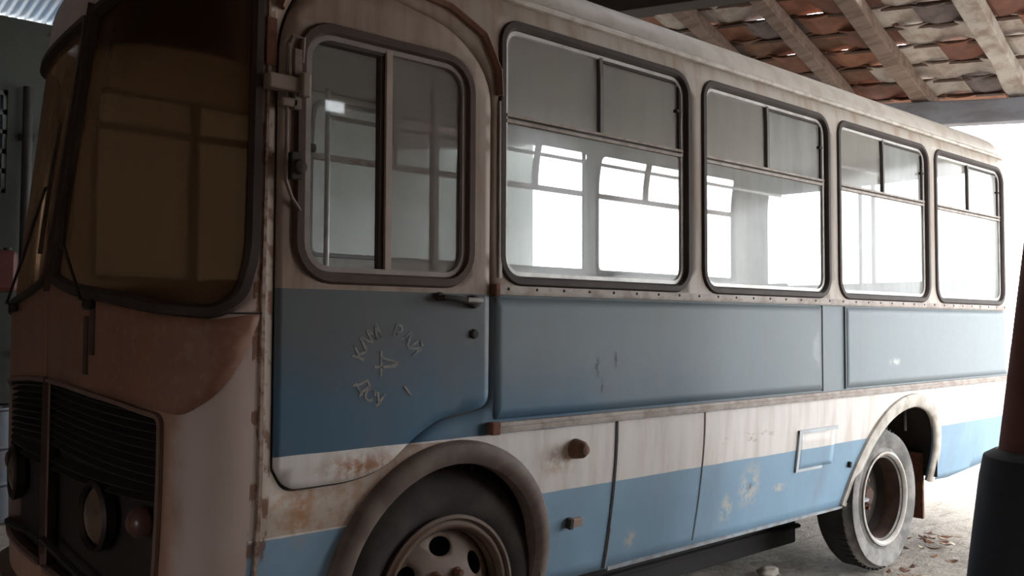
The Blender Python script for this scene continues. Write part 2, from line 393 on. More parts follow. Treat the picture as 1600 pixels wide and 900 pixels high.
shell=panel('body_shell',outer,[door_o,ws,gr]+wh,body,bus,0,.07,False,.022,inner=inner)
wins_f=[(1.46+2.60,3.9+1.36)]; 
wf=[(2.72,3.94),(4.05,5.27),(5.39,6.60),(6.72,7.35)]; WZF=(1.95,2.95)
fd=(1.42,2.45)
outer_f=[(S0,.36),(1.2,.36),(1.5,.41)]+arc(FW[0],FW[1],FW[2],180-a0,a0,14)+[(2.9,.41),(4.2,.40)]+RARCH+[(6.6,.42),(7.2,.465),(S1,.48),(S1,ZTF),(S0,ZTF)]
holes_f=[rw,ws,gr,rrect(fd[0],1.75,fd[1],2.8,.06)]+[rrect(a,WZF[0],b,WZF[1],.06) for a,b in wf]
panel('far_body_shell',outer_f,holes_f,body,bus,0,.09,True,.022,inner=inner)
# roof
def roofpt(S,u,far=False,off=0):
    z0=ZTF if far else ZT; x,y=plan(S,z0); a=u*math.pi/2; k=max(0,math.cos(a))**.62; h=math.sin(a)**.9 if u>0 else 0
    yy=HW-(HW-y)*k
    e=.55*(1-math.cos(a)**.7 if u<1 else 1); mid=4.3
    xx=mid+(x-mid)*(1-.10*(1-k)*min(1,abs(x-mid)/3.4)**4)
    return Vector((xx,2*HW-yy if far else yy,z0+(ZT+.27-z0+off)*h))
mb=MB(); ns=90; nu=12; us=[(i/nu)**1.5 for i in range(nu+1)]
for far in(False,True):
    vs=[roofpt(S0+(S1-S0)*i/ns,u,far) for i in range(ns+1) for u in us]
    mb.add(vs,[(i*(nu+1)+j,i*(nu+1)+j+1,(i+1)*(nu+1)+j+1,(i+1)*(nu+1)+j) for i in range(ns) for j in range(nu)])
roof=mb.build('roof_panel',[creamm,innerc],bus,True,angle=60); md=roof.modifiers.new('thickness','SOLIDIFY'); md.thickness=.02; md.offset=-1; md.material_offset=1
# ceiling lining board
mb=MB().box(1.15,.28,3.0,7.6,2.34,3.01); mb.build('ceiling_lining',innerc,bus)
# gutters and trim
mb=MB(); sweep(mb,[(1.0,2.845),(7.9,2.845)],[(-.012,0),(.012,0),(.012,.018),(0,.026),(-.012,.018)],closed=False,step=.12); g=mb.build('rain_gutter',simple('gutter_paint',(.56,.52,.47),.6,0,(.33,.26,.2),10,.8),bus)
mb=MB(); sweep(mb,[(1.31,2.56),(1.36,2.70),(1.50,2.762),(1.72,2.775),(2.02,2.735),(2.18,2.66),(2.255,2.53),(2.262,2.43)],[(-.014,0),(.014,0),(.014,.016),(0,.028),(-.014,.016)],closed=False,step=.03); mb.build('door_drip_moulding',simple('rusty_moulding',(.20,.10,.065),.8,0,(.12,.05,.03),12,.8),bus,True)
mb=MB(); slabm(mb,2.262,1.70,2.276,2.41,.001,.010); mb.build('pillar_strip',creamm,bus)
mb=MB(); slabm(mb,2.235,1.633,7.45,1.668,0,.022); slabm(mb,2.235,1.640,7.45,1.650,.022,.028); mb.build('belt_moulding',alud,bus)
mb=MB()
for i in range(34): 
    x=2.3+i*.155; mb.lathe((x,-.022,1.656),[(.0001,-.004),(.005,-.003),(.007,0)],8)
separate(mb.build('screw',dark,bus))
mb=MB(); slabm(mb,2.235,1.088,7.6,1.128,0,.024); slabm(mb,2.235,1.100,7.6,1.112,.024,.034); lm=mb.build('lower_moulding',alud,bus)
mb=MB(); slabm(mb,2.205,1.083,2.25,1.133,0,.04); slabm(mb,2.222,1.625,2.25,1.675,0,.034); separate(mb.build('moulding_end_cap',rustm,bus,bevel=.006))
# raised blue sheets
panel('side_panel',rounded([(2.245,1.14),(4.716,1.14),(4.716,1.622),(2.245,1.622)],.012),[],panelp,bus,.006,.08,thick=.007)
panel('side_panel',rounded([(5.0,1.14),(7.50,1.14),(7.50,1.622),(5.0,1.622)],.012),[],panelp,bus,.006,.08,thick=.007)
mb=MB(); 
for S in(4.722,4.983): slabm(mb,S-.004,1.135,S+.004,1.628,.0,.011)
separate(mb.build('panel_edge_strip',simple('panel_strip',(.16,.19,.20),.6),bus))
# thin sheet over the nose; its brown stands in for shade there
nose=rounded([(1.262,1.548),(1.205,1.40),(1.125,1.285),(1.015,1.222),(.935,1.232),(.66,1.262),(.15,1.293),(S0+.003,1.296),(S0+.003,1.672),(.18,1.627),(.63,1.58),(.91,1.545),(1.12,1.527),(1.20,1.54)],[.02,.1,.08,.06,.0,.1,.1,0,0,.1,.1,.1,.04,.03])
panel('nose_shade_panel',nose,[],nosep,bus,.005,.05,thick=.006)
nosef=[p for p in nose]; panel('nose_shade_panel',nosef,[],nosep,bus,.005,.05,True,thick=.006)
# skirt joints, seams and hatch outlines: narrow dark gaps / raised beads
gap=simple('panel_gap',(.03,.028,.03),.9,bump=0)
mb=MB(); slabm(mb,2.955,.415,2.970,1.085,.001,.004); mb.build('panel_joint',gap,bus)
mb=MB(); slabm(mb,2.970,.415,2.980,.60,.001,.006); mb.build('panel_joint_flange',simple('flange_paint',(.25,.29,.33),.6),bus)
mb=MB(); slabm(mb,3.606,.44,3.613,1.085,.001,.003); mb.build('panel_joint',simple('panel_gap_dirty',(.12,.11,.11),.9,bump=0),bus)
bead=simple('hatch_bead',(.50,.55,.58),.6,0,(.4,.4,.4))
mb=MB(); slabm(mb,4.475,.69,4.50,.925,.001,.012); slabm(mb,4.475,.905,4.90,.925,.001,.009); slabm(mb,4.475,.688,4.76,.704,.001,.009)
h=panel('fuel_hatch',rounded([(4.50,.70),(4.88,.70),(4.88,.91),(4.50,.91)],.02),[],body,bus,.004,.06,thick=.004); mb.build('hatch_rim',bead,h)
mb=MB(); slabm(mb,2.99,.402,5.42,.418,-.02,.010); mb.build('skirt_edge',simple('skirt_edge_metal',(.34,.38,.42),.6,0,(.2,.15,.12),14,.6),bus)
mb=MB(); sweep(mb,[(1.268,.40),(1.268,1.62),(1.272,2.2),(1.275,2.82)],[(-.009,0),(.009,0),(.006,.007),(-.006,.007)],closed=False,step=.06); mb.build('corner_seam',simple('seam_rust',(.36,.27,.22),.8,0,(.14,.07,.04),26,1),bus)
mb=MB(); slabm(mb,1.15,1.545,1.262,1.551,.006,.009); mb.build('nose_joint',dark,bus)
# ---------------- windows ----------------
def gasket(mb,path,far=False,wd=.020,out=.012,inn=-.03): sweep(mb,path,[(-wd,0),(-wd*.6,out),(wd*.5,out),(wd,0),(wd,inn),(-wd*.2,inn)],far)
def paneg(name,x0,z0,x1,z1,r,mat,par,off,far=False): return panel(name,rrect(x0,z0,x1,z1,r) if r else [(x0,z0),(x1,z0),(x1,z1),(x0,z1)],[],mat,par,off,.12,far)
ZB=2.355
def window(i,a,b):
    mb=MB(); gasket(mb,rrect(a,WZ[0],b,WZ[1],.10)[::-1]); wn=mb.build('window',rubber,bus,True)
    mb=MB(); sweep(mb,rrect(a+.028,WZ[0]+.028,b-.028,WZ[1]-.026,.075),[(-.010,-.012),(.010,-.012),(.010,-.030),(-.010,-.030)]); mb.build('window_frame',alu,wn)
    m=(a+b)/2-.005
    mb=MB(); slabm(mb,a+.03,ZB-.020,b-.03,ZB-.006,-.03,-.006); slabm(mb,a+.03,ZB+.004,b-.03,ZB+.016,-.03,-.004); separate(mb.build('slider_rail',alud,wn))
    mb=MB(); slabm(mb,a+.03,ZB-.006,b-.03,ZB+.004,-.03,-.014); mb.build('slider_channel',rubber,wn)
    mb=MB(); slabm(mb,m-.010,ZB+.016,m+.010,WZ[1]-.03,-.034,-.010); mb.build('mullion',simple('mullion_metal',(.12,.11,.10),.6,.2),wn)
    mb=MB(); slabm(mb,m+.008,WZ[1]-.048,b-.03,WZ[1]-.034,-.04,-.016); slabm(mb,b-.052,ZB+.02,b-.034,WZ[1]-.034,-.04,-.014); mb.build('sash_edge',rubber,wn)
    mb=MB(); slabm(mb,b-.085,2.55,b-.05,2.565,-.024,.0); mb.build('sash_latch',dark,wn,bevel=.003)
    paneg('lower_pane',a+.03,WZ[0]+.03,b-.03,ZB-.01,.06,[g_low,g_low2,g_mid,g_mid][i],wn,-.022)
    paneg('sliding_pane',a+.03,ZB+.01,m,WZ[1]-.03,0,g_up,wn,-.030)
    paneg('sliding_pane',m,ZB+.01,b-.03,WZ[1]-.03,0,g_up if i<1 else g_mid,wn,-.024)
    return wn
for i,(a,b) in enumerate(wins): window(i,a,b)
# far side windows
for i,(a,b) in enumerate(wf):
    mb=MB(); gasket(mb,rrect(a,WZF[0],b,WZF[1],.06)[::-1],True); wn=mb.build('window',simple('grey_frame',(.25,.25,.25),.7),bus,True)
    mb=MB(); slabm(mb,a,2.575,b,2.615,-.03,.004,True); separate(mb.build('slider_rail',alud,wn))
    m=(a+b)/2+.03
    if b-a>1: mb=MB(); slabm(mb,m-.022,2.615,m+.022,WZF[1],-.03,.004,True); mb.build('mullion',alud,wn)
    paneg('lower_pane',a,WZF[0],b,WZF[1],.05,g_far,wn,-.015,True)
mb=MB(); gasket(mb,rrect(fd[0],1.75,fd[1],2.8,.06)[::-1],True); wn=mb.build('far_door_window',rubber,bus,True)
mb=MB(); slabm(mb,1.95,1.75,2.0,2.8,-.03,.004,True); slabm(mb,fd[0],2.58,fd[1],2.62,-.03,.004,True); mb.build('mullion',dark,wn)
paneg('door_pane',fd[0],1.75,fd[1],2.8,.05,g_far,wn,-.015,True)
# ---------------- driver's door ----------------
door_in=rounded([(p[0]+(.008 if p[0]<1.7 else -.008 if p[0]>2.05 else .003),p[1]+(.009 if p[1]<1.3 else -.009)) for p in door_pts],[.0,.12,.12,.1,.12,.14,.05,.04,.07,.08,.08,.1,.08])
dw=[(1.385,1.675),(2.115,1.705),(2.112,2.50),(1.385,2.545)]
DW=(1.388,1.672,2.112,2.528)
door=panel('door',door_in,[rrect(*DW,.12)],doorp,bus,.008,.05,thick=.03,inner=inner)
mb=MB(); sweep(mb,door_o,[(-.007,-.004),(.007,-.004),(.007,-.02),(-.007,-.02)],step=.04); mb.build('door_seal',dark,door)
mb=MB(); sweep(mb,rrect(*DW,.12)[::-1],[(-.022,.008),(-.014,.024),(.012,.024),(.02,.008),(.02,-.03),(-.004,-.03)]); dwn=mb.build('door_window',rubberb,door,True)
mb=MB(); sweep(mb,rrect(DW[0]+.03,DW[1]+.028,DW[2]-.028,DW[3]-.028,.09),[(-.010,.008),(.010,.008),(.010,-.022),(-.010,-.022)]); mb.build('window_frame',simple('dull_brown_frame',(.22,.18,.16),.6,.2,(.33,.29,.26)),dwn)
mb=MB(); slabm(mb,1.725,1.71,1.75,2.50,-.024,.012); mb.build('mullion',simple('mullion_cream',(.36,.28,.23),.6),dwn)
mb=MB(); slabm(mb,1.706,1.71,1.724,2.49,-.03,.0); slabm(mb,1.42,2.478,1.72,2.492,-.03,.004); mb.build('sash_edge',rubber,dwn)
paneg('sliding_pane',DW[0]+.02,DW[1]+.02,1.735,DW[3]-.02,.08,g_door,dwn,-.020); paneg('fixed_pane',1.735,DW[1]+.02,DW[2]-.02,DW[3]-.02,.08,g_doorb,dwn,-.010)
mb=MB(); slabm(mb,1.425,2.098,1.452,2.125,-.02,.008); mb.build('pane_knob',dark,dwn,bevel=.006)
# handle
mb=MB(); mb.tube([(1.955,-.012,1.612),(1.965,-.05,1.614),(2.0,-.058,1.612),(2.10,-.05,1.603),(2.14,-.02,1.60)],[.011,.012,.012,.014,.016],10); mb.lathe((2.125,-.01,1.602),[(.001,-.03),(.022,-.028),(.026,-.01),(.026,0)],16); mb.lathe((1.965,-.01,1.622),[(.001,-.02),(.012,-.018),(.014,0)],12)
dh=mb.build('door_handle',dark,door,True); mb=MB().box(2.06,-.068,1.598,2.135,-.055,1.616); mb.build('grip_face',chrome,dh,bevel=.004)
mb=MB(); mb.lathe((2.135,-.006,1.477),[(.001,-.016),(.016,-.014),(.02,0)],14); mb.box(2.115,-.014,1.462,2.15,-.006,1.492); mb.build('door_lock',dark,door,bevel=.003)
# worn painted lettering round a small mark
lett=simple('worn_lettering_paint',(.25,.235,.22),.8,0,(.10,.115,.13),34,1,0)
letters=MB()
def text(ch,x,z,size,ang,par,mat):
    cu=bpy.data.curves.new('glyph','FONT'); cu.body=ch; cu.size=size; cu.align_x='CENTER'; cu.align_y='CENTER'; cu.extrude=.0006; cu.offset=.0016
    o=bpy.data.objects.new('glyph',cu); me=bpy.data.meshes.new_from_object(o)
    rot=Matrix.Translation((x,-.0092,z))@Matrix.Rotation(R(-ang),4,'Y')@Matrix.Rotation(R(90),4,'X')
    letters.add([rot@v.co for v in me.vertices],[tuple(p.vertices) for p in me.polygons])
    bpy.data.objects.remove(o); bpy.data.curves.remove(cu); bpy.data.meshes.remove(me)
cx,cz=1.745,1.365; rad=.125
for ch,a in (('К',160),('А',139),('М',118),('Р',72),('А',50),('Й',28)):
    text(ch,cx+rad*math.cos(R(a)),cz+rad*1.02*math.sin(R(a)),.066,a-90,door,lett)
for ch,a in (('Д',212),('С',232),('У',253),('1',313)):
    text(ch,cx+rad*math.cos(R(a)),cz+rad*1.02*math.sin(R(a)),.066,a+90,door,lett)
separate(letters.build('lettering',lett,door))
mb=MB(); mb.box(cx-.035,-.0096,cz-.035,cx-.026,-.008,cz+.055); mb.box(cx-.06,-.0096,cz-.006,cx+.03,-.008,cz+.002); mb.beam((cx-.03,-.009,cz+.03),(cx+.05,-.009,cz+.008),.002,.009,(0,0,1)); mb.beam((cx+.05,-.009,cz+.008),(cx-.02,-.009,cz-.004),.002,.008,(0,0,1)); mb.build('door_mark',lett,door)
# mirror bracket on the front door post
brk=simple('bracket_metal',(.20,.145,.115),.7,0,(.10,.06,.04),14,.8)
mb=MB(); mb.tube([(1.335,-.02,2.44),(1.335,-.05,2.46),(1.375,-.05,2.46),(1.375,-.04,2.38)],.007,8); mb.tube([(1.328,-.03,2.44),(1.325,-.035,2.1),(1.325,-.035,1.98),(1.35,-.03,1.93),(1.385,-.02,1.89)],.006,8)
mb.box(1.345,-.05,2.22,1.37,-.03,2.42); mb.build('mirror_rod',brk,bus,True)
mb=MB(); mb.box(1.25,-.06,2.275,1.385,-.015,2.325); mb.box(1.36,-.075,2.26,1.392,-.02,2.34); mb.box(1.30,-.05,2.225,1.36,-.01,2.255); bx=mb.build('mirror_bracket',simple('bracket_cream',(.24,.18,.14),.6,0,(.15,.08,.05)),bus,bevel=.006)
mb=MB(); mb.lathe((1.365,-.04,2.03),[(.001,-.03),(.022,-.026),(.026,0),(.02,.03)],14); mb.box(1.34,-.045,1.99,1.38,-.01,2.08); mb.build('door_hinge',dark,bus,bevel=.004)
mb=MB(); slabm(mb,1.255,2.36,1.30,2.52,.001,.012); mb.build('rusty_hinge_plate',rustm,bus,bevel=.004)
# ---------------- wheel arches ----------------
def flare(name,c,r,mat,a0,a1,pr):
    mb=MB(); sweep(mb,arc(c[0],c[1],r,a0,a1,44),pr,closed=False,step=.05); return mb.build(name,mat,bus,True,angle=50)
pr=[(-.045,.0),(-.042,.022),(-.030,.036),(.015,.040),(.040,.026),(.046,-.03),(.03,-.03)]
flm=simple('front_arch_paint',(.08,.048,.037),.75,0,(.165,.12,.095),5,.8); flr=simple('rear_arch_paint',(.52,.48,.43),.7,0,(.3,.25,.2),9,.8)
pr=[(-a,b) for a,b in pr]
flare('wheel_arch',FW,.485,flm,200,-24,[(-a,b) for a,b in pr]); mb=MB(); sweep(mb,RARCH,[(a*1.05-.028,b*.6) for a,b in pr],closed=False,step=.05); mb.build('wheel_arch',flr,bus,True,angle=50)
for c in(FW,RW):
    mb=MB(); n=24; rr_=c[2]+.02
    pts=arc(c[0],c[1],rr_,200,-20,n) if c is FW else [(p[0]+(p[0]-5.72)*.05,p[1]+.03) for p in RARCH]; n=len(pts)-1
    vs=[(x,y,z) for x,z in pts for y in(.03,.80)]; mb.add(vs,[(2*i,2*i+1,2*i+3,2*i+2) for i in range(n)])
    mb.add([(x,.80,z) for x,z in pts],[tuple(range(n+1))]); mb.build('wheel_well',dark,bus,True)
# ---------------- wheels ----------------
tread=simple('tread_rubber',(.022,.02,.019),.95,0,(.045,.04,.036),9,.7,.3)
def wheel(cx,cz,y0,Rt,flat,rear,wd=.22):
    tb=MB(); k=1 
    prof_=[(.255,.02),(.275,.004),(.30,.0),(.32,.010),(.33,.004),(.37,-.010),(.42,-.006),(Rt-.045,.012),(Rt-.02,.03),(Rt-.006,.05),(Rt,.08),(Rt,wd-.06),(Rt-.02,wd-.02),(.40,wd+.01),(.30,wd)]
    tb.lathe((cx,y0,cz),prof_[:10],72); tb.lathe((cx,y0,cz),prof_[9:],72,mi=1)
    # tread blocks: shallow grooves as raised lugs
    for i in range(60):
        a=2*math.pi*i/60; m=Matrix.Translation((cx,y0,cz))@Matrix.Rotation(-a,4,'Y')
        tb.box(Rt-.012,.045,-.009,Rt+.006,.10,.009,1,m)
    if flat:
        g=-.04; vv=[]
        for x,y,z in tb.v:
            if z<g+.10:
                t=(g+.10-z)/.14; y=y-(.03*t if y<y0+wd/2 else -.03*t)
            vv.append((x,y,max(z,g)))
        tb.v=vv
    t=tb.build('wheel',[tyreg if rear else tyre,tread],bus,True,angle=35)
    rimm=simple('rear_rim_paint',(.50,.48,.44),.7,0,(.28,.22,.18),9,.8) if rear else simple('front_rim_paint',(.12,.07,.042),.65,0,(.09,.045,.03),8,.9)
    mb=MB()
    if rear: pf=[(.292,.0),(.296,-.010),(.284,-.013),(.272,-.004),(.268,.006)]
    else: pf=[(.315,.0),(.318,-.012),(.305,-.016),(.296,.0),(.285,-.008),(.272,-.006),(.262,.01),(.255,.06)]
    mb.lathe((cx,y0,cz),pf,72); rim=mb.build('rim',rimm,t,True,angle=50)
    if rear:
        mb=MB(); mb.lathe((cx,y0,cz),[(.268,.006),(.262,.02),(.25,.11),(.262,.17)],64); mb.build('rim_barrel',simple('rim_barrel_rust',(.10,.055,.04),.9,0,(.05,.03,.022),9,.8),t,True)
    # disc with oval hand holes
    def disc(a,b):
        r=math.hypot(a,b)
        d=(.02+.06*min(1,max(0,(r-.09)/.13)) if not rear else .17-.02*math.cos(r*12)) 
        if not rear: d=.012 if r<.10 else .012+.055*((r-.10)/.155)**1.3
        return (cx+a,y0+d,cz+b)
    holes=[]
    nh=6
    for i in range(nh):
        a=R(60*i+32+(-8 if rear else 0)); c=(.192*math.cos(a),.192*math.sin(a)); hh=[]
        for j in range(16):
            q=2*math.pi*j/16; u=.036*math.cos(q); v=.052*math.sin(q); hh.append((c[0]+u*math.cos(a)-v*math.sin(a),c[1]+u*math.sin(a)+v*math.cos(a)))
        holes.append(hh)
    cir=[(.262*math.cos(2*math.pi*i/48),.262*math.sin(2*math.pi*i/48)) for i in range(48)]
    dm=simple('rear_disc_rust',(.075,.04,.028),.9,0,(.04,.025,.018)) if rear else simple('front_disc_paint',(.19,.13,.10),.7,0,(.15,.10,.075),6,.8)
    panel('wheel_disc',cir,holes,dm,t,0,.03,fmap=disc,thick=.006)
    mb=MB(); h=.15 if rear else .0
    mb.lathe((cx,y0+h,cz),[(.0001,-.055),(.05,-.052),(.062,-.04),(.066,.0),(.09,.012)],32); mb.build('hub',dm,t,True)
    mb=MB()
    for i in range(6):
        a=R(60*i); m=Matrix.Translation((cx+.105*math.cos(a),y0+h,cz+.105*math.sin(a)))
        mb.lathe(tuple(m.translation),[(.0001,-.022),(.012,-.022),(.013,-.006),(.018,.0),(.018,.03)],6)
    separate(mb.build('wheel_nut',rustm,t))
    mb=MB(); mb.lathe((cx,y0+.12,cz),[(.001,.05),(.235,.05),(.25,.0)],32); mb.build('brake_drum',dark,t,True)
    return t
wheel(2.075,.462,.07,.50,False,False)
wheel(5.535,.412,.035,.45,True,True,.24)
wheel(2.075,.462,2.14,.50,False,False); wheel(5.535,.412,2.17,.45,True,True,.24)
# mud flap, brackets, lamps
mb=MB().box(6.27,.12,.16,6.295,.44,.62); mb.build('mud_flap',rustm,bus,bevel=.004)
mb=MB(); mb.lathe((2.70,-.0,.985),[(.0001,-.070),(.02,-.066),(.036,-.045),(.042,-.01),(.045,.02)],24); mb.build('marker_lamp',simple('rusty_lamp',(.15,.07,.04),.8,0,(.08,.035,.02),30,.8),bus,True)
mb=MB(); slabm(mb,2.70,.648,2.765,.685,.0,.022); rf=mb.build('side_reflector',simple('faded_reflector',(.36,.25,.19),.5),bus,bevel=.004)
mb=MB(); slabm(mb,2.682,.645,2.70,.688,.0,.03); mb.build('reflector_bracket',dark,rf)
mb=MB(); slabm(mb,5.075,.655,5.095,.69,.0,.02); mb.build('side_bracket',dark,bus,bevel=.003)
# ---------------- front: windscreen, grille, lamps ----------------
for far in(False,True):
    mb=MB(); gasket(mb,ws[::-1],far,.024,.02,-.03); wn=mb.build('windscreen',rubber,bus,True)
    panel('windscreen_pane',rounded([(p[0],p[1]) for p in ws_pts],[.06,.10,.05,.06,.1,.1,.1,.05,.05]),[],g_ws,wn,-.012,.08,far)
mb=MB()
for far in(False,):
    sweep(mb,[(S0+.001,1.64),(S0+.001,2.84)],[(-.03,.0),(-.02,.03),(.02,.03),(.03,.0)],closed=False,step=.08)
mb.build('centre_pillar',rubberb,bus,True)
for far in(False,True):
    p=lambda s,z,o: P3(s,z,o,far)
    mb=MB(); mb.tube([p(.46,1.585,.005),p(.46,1.60,.05),p(.20,1.80,.05),p(.066,2.08,.035)],.006,8); mb.lathe(tuple(p(.46,1.58,.02)),[(.001,-.03),(.018,-.02),(.02,.02)],12); wp=mb.build('wiper_arm',dark,bus,True)
    mb=MB(); mb.tube([p(.066,1.80,.018),p(.06,2.08,.022),p(.062,2.36,.018)],.009,6); mb.build('wiper_blade',rubber,wp)
mb=MB(); 
for s,z0,z1 in((.46,1.40,1.58),(.40,1.33,1.54)): slabm(mb,s-.02,z0,s+.02,z1,.0,.012)
separate(mb.build('wiper_pivot_cover',rubberb,bus,bevel=.005))
grm=simple('grille_dark',(.020,.015,.013),.7,0,(.035,.022,.018),8,.5)
for far in(False,True):
    g=panel('grille',[(.94,1.24),(.94,.52),(S0,.52),(S0,1.30),(.15,1.30),(.66,1.27)],[],grm,bus,-.05,.07,far)
    mb=MB(); sweep(mb,gr[::-1] if 1 else gr,[(-.012,.0),(-.006,.014),(.008,.014),(.012,.0),(.012,-.05),(.004,-.05)],far,step=.06); mb.build('grille_surround',simple('grille_surround_paint',(.16,.09,.065),.6,0,(.22,.14,.11)),g,True)
    for k in range(11):
        mb=MB(); z=1.235-.028*k-.0; s1=.905
        def f(a,b,o): return P3(a,b+ (0.045*(1-(a-S0)/(1.0))*(0 if k>8 else 1)),o,far)
        sweep(mb,[(S0+.01,z-.01),(s1,z-.01)],[(-.010,-.04),(.006,-.006),(.010,-.008),(-.004,-.045)],far,False,.08,fmap=f); mb.build('slat',grm,g)
    # headlamp
    c=P3(.50,.84,-.03,far); n=(P3(.50,.84,.05,far)-P3(.50,.84,.0,far)).normalized()
    rot=Vector((0,0,1)).rotation_difference(n).to_matrix().to_4x4(); rot.translation=c
    def lz(pf,nn=36):
        m=MB(); m.lathe((0,0,0),pf,nn,'z'); m.v=[tuple(rot@Vector(v)) for v in m.v]; return m
    hl=lz([(.09,-.02),(.118,.0),(.125,.035),(.112,.045),(.104,.03)]).build('headlamp',simple('headlamp_rim',(.03,.02,.017),.5,.3),bus,True)
    lz([(.0001,.052),(.04,.048),(.075,.038),(.104,.02)]).build('headlamp_lens',simple('headlamp_lens_dirty',(.17,.11,.075),.25,.2,(.10,.06,.045),9,.8),hl,True)
    c=P3(.80,.86,-.03,far); n=(P3(.80,.86,.05,far)-P3(.80,.86,.0,far)).normalized()
    rot=Vector((0,0,1)).rotation_difference(n).to_matrix().to_4x4(); rot.translation=c
    sl=lz([(.0001,.05),(.03,.045),(.045,.03),(.052,.0)],24).build('side_lamp',simple('side_lamp_lens',(.12,.055,.04),.35),bus,True)
    # lower trim of the lamp band
    mb=MB(); sweep(mb,[(S0+.01,.66),(.2,.64),(.6,.60),(.92,.56)],[(-.01,.0),(-.006,.02),(.008,.02),(.01,.0)],far,False,.06); mb.build('nose_lower_trim',dark,bus)
# badge bar down the middle of the grille and bumper
mb=MB(); sweep(mb,[(S0+.001,.60),(S0+.001,1.30)],[(-.02,-.02),(-.014,.02),(.014,.02),(.02,-.02)],closed=False,step=.1); mb.build('grille_centre_bar',simple('grille_bar',(.08,.05,.04),.6),bus)
mb=MB()
for far in (False,True): sweep(mb,[(S0,.34),(1.15,.34)],[(-.07,.0),(-.07,.05),(-.04,.07),(.04,.07),(.07,.05),(.07,.0)],far,False,.06)
mb.build('bumper',simple('bumper_paint',(.20,.17,.15),.6,0,(.1,.07,.05)),bus,True,angle=50)
# ---------------- inside and underneath ----------------
mb=MB().box(1.30,.80,.985,7.65,1.64,1.03); mb.box(2.62,.05,.985,5.28,.80,1.03); mb.box(2.62,1.64,.985,5.28,2.39,1.03); mb.build('floor_pan',simple('floor_lino',(.16,.13,.11),.8),bus)
mb=MB()
for y in(.75,1.55): mb.box(1.2,y,.48,7.6,y+.10,.64)
for x in(1.5,3.0,4.3,5.3,6.8): mb.box(x,.35,.56,x+.08,2.1,.64)
separate(mb.build('chassis_rail',dark,bus))
mb=MB(); mb.box(3.2,.35,.40,4.4,.56,.66); mb.build('fuel_tank',dark,bus,bevel=.03)
mb=MB(); mb.box(2.95,.56,.06,5.36,2.0,.56); mb.box(2.9,.53,.16,5.38,2.05,.19); mb.build('under_bus_dark_box',simple('underbody_shade_black',(.007,.006,.006),.9,0,(.016,.012,.010),8,.6),bus,bevel=.02)  # box added to give the black shade under the bus
for x,z in((2.075,.462),(5.535,.412)): mb=MB(); mb.tube([(x,.3,z),(x,2.14,z)],.06 if x<3 else .075,14); (mb.lathe((x,1.22,z),[(.001,-.16),(.12,-.13),(.17,0),(.12,.13),(.001,.16)],24) if x>3 else 0); mb.build('axle',dark,bus,True)
panel('dark_reflection_sheet',[(1.20,2.36),(1.20,2.82),(S0+.05,2.82),(S0+.05,2.62),(.3,2.58)][::-1],[],simple('reflection_dark',(.02,.014,.012),.9),bus,-.07,.08,thick=.008)  # dark sheet standing in for the roof edge reflected in the windscreen
def place(name,mbx,mat,**k): return mbx.build(name,mat,bus,**k)
mb=MB(); mb.box(1.10,.22,1.15,1.42,2.22,1.66); place('dashboard',mb,simple('dashboard_dark',(.045,.03,.022),.7),bevel=.04)
mb=MB(); a=Vector((1.55,.62,1.66)); t=Vector((-.35,0,.94)).normalized(); ux=Vector((0,1,0)); uy=t.cross(ux)
mb.tube([a+ux*(.22*math.cos(q*math.pi/14))+uy*(.22*math.sin(q*math.pi/14)) for q in range(28)],.012,8,True)
for q in(90,210,330): mb.tube([a-t*.03,a+ux*(.22*math.cos(R(q)))+uy*(.22*math.sin(R(q)))],.009,6)
mb.tube([a-t*.02,(1.35,.62,1.30)],.02,8); place('steering_wheel',mb,dark,smooth=True)
mb=MB(); mb.box(1.22,.9,2.62,1.245,1.4,2.76); place('interior_mirror',mb,dark,bevel=.01)
def seat(x,y,wd,handle,z=.79):
    mb=MB(); mb.box(x-.40,y,z+.34,x+.02,y+wd,z+.46); s=mb.build('seat',vinyl,bus,bevel=.03)
    m=Matrix.Translation((x,0,z+.40))@Matrix.Rotation(R(9),4,'Y')
    mb=MB(); mb.box(-.04,y,0,.05,y+wd,.44,0,m); mb.build('backrest',vinyl,s,bevel=.03)
    mb=MB()
    for yy in(y+.05,y+wd-.05): mb.tube([(x-.3,yy,z),(x-.3,yy,z+.36)],.014,8); mb.tube([(x-.02,yy,z),(x-.02,yy,z+.36)],.014,8)
    separate(mb.build('leg',dark,s))
    if handle:
        mb=MB(); mb.tube([(x+.09,y+.05,z+.80),(x+.10,y+.05,z+.93),(x+.10,y+.09,z+.965),(x+.10,y+wd-.09,z+.965),(x+.10,y+wd-.05,z+.93),(x+.09,y+wd-.05,z+.80)],.010,8); mb.build('grab_handle',alu,s,True)
seat(2.05,.42,.50,False)
for k in range(6):
    for y in(.10,1.52): seat(3.05+.76*k,y,.82,True)
mb=MB()
for y in(.62,1.80): mb.tube([(2.5,y,2.70),(7.2,y,2.70)],.013,8)
for x,y in((2.55,.62),(2.5,1.80),(4.6,1.80),(6.4,.62)): mb.tube([(x,y,.79),(x,y,2.86)],.015,8)
separate(place('grab_rail',mb,alu,smooth=True))
mb=MB(); mb.box(2.60,.06,.79,2.63,.95,1.62); mb.box(2.60,.90,1.62,2.63,.94,2.86); place('driver_partition',mb,inner)

# rear window
for far in(False,True):
    o=panel('rear_window_pane',[(S1,1.88),(S1,2.82),(XR+.32,2.82),(XR+.32,1.88)][::-1],[],g_far,bus,-.012,.1,far)
mb=MB(); sweep(mb,[(S1-.001,1.89),(S1-.001,2.81)],[(-.02,-.02),(-.02,.012),(.02,.012),(.02,-.02)],closed=False,step=.2); mb.build('rear_window_bar',alud,bus)
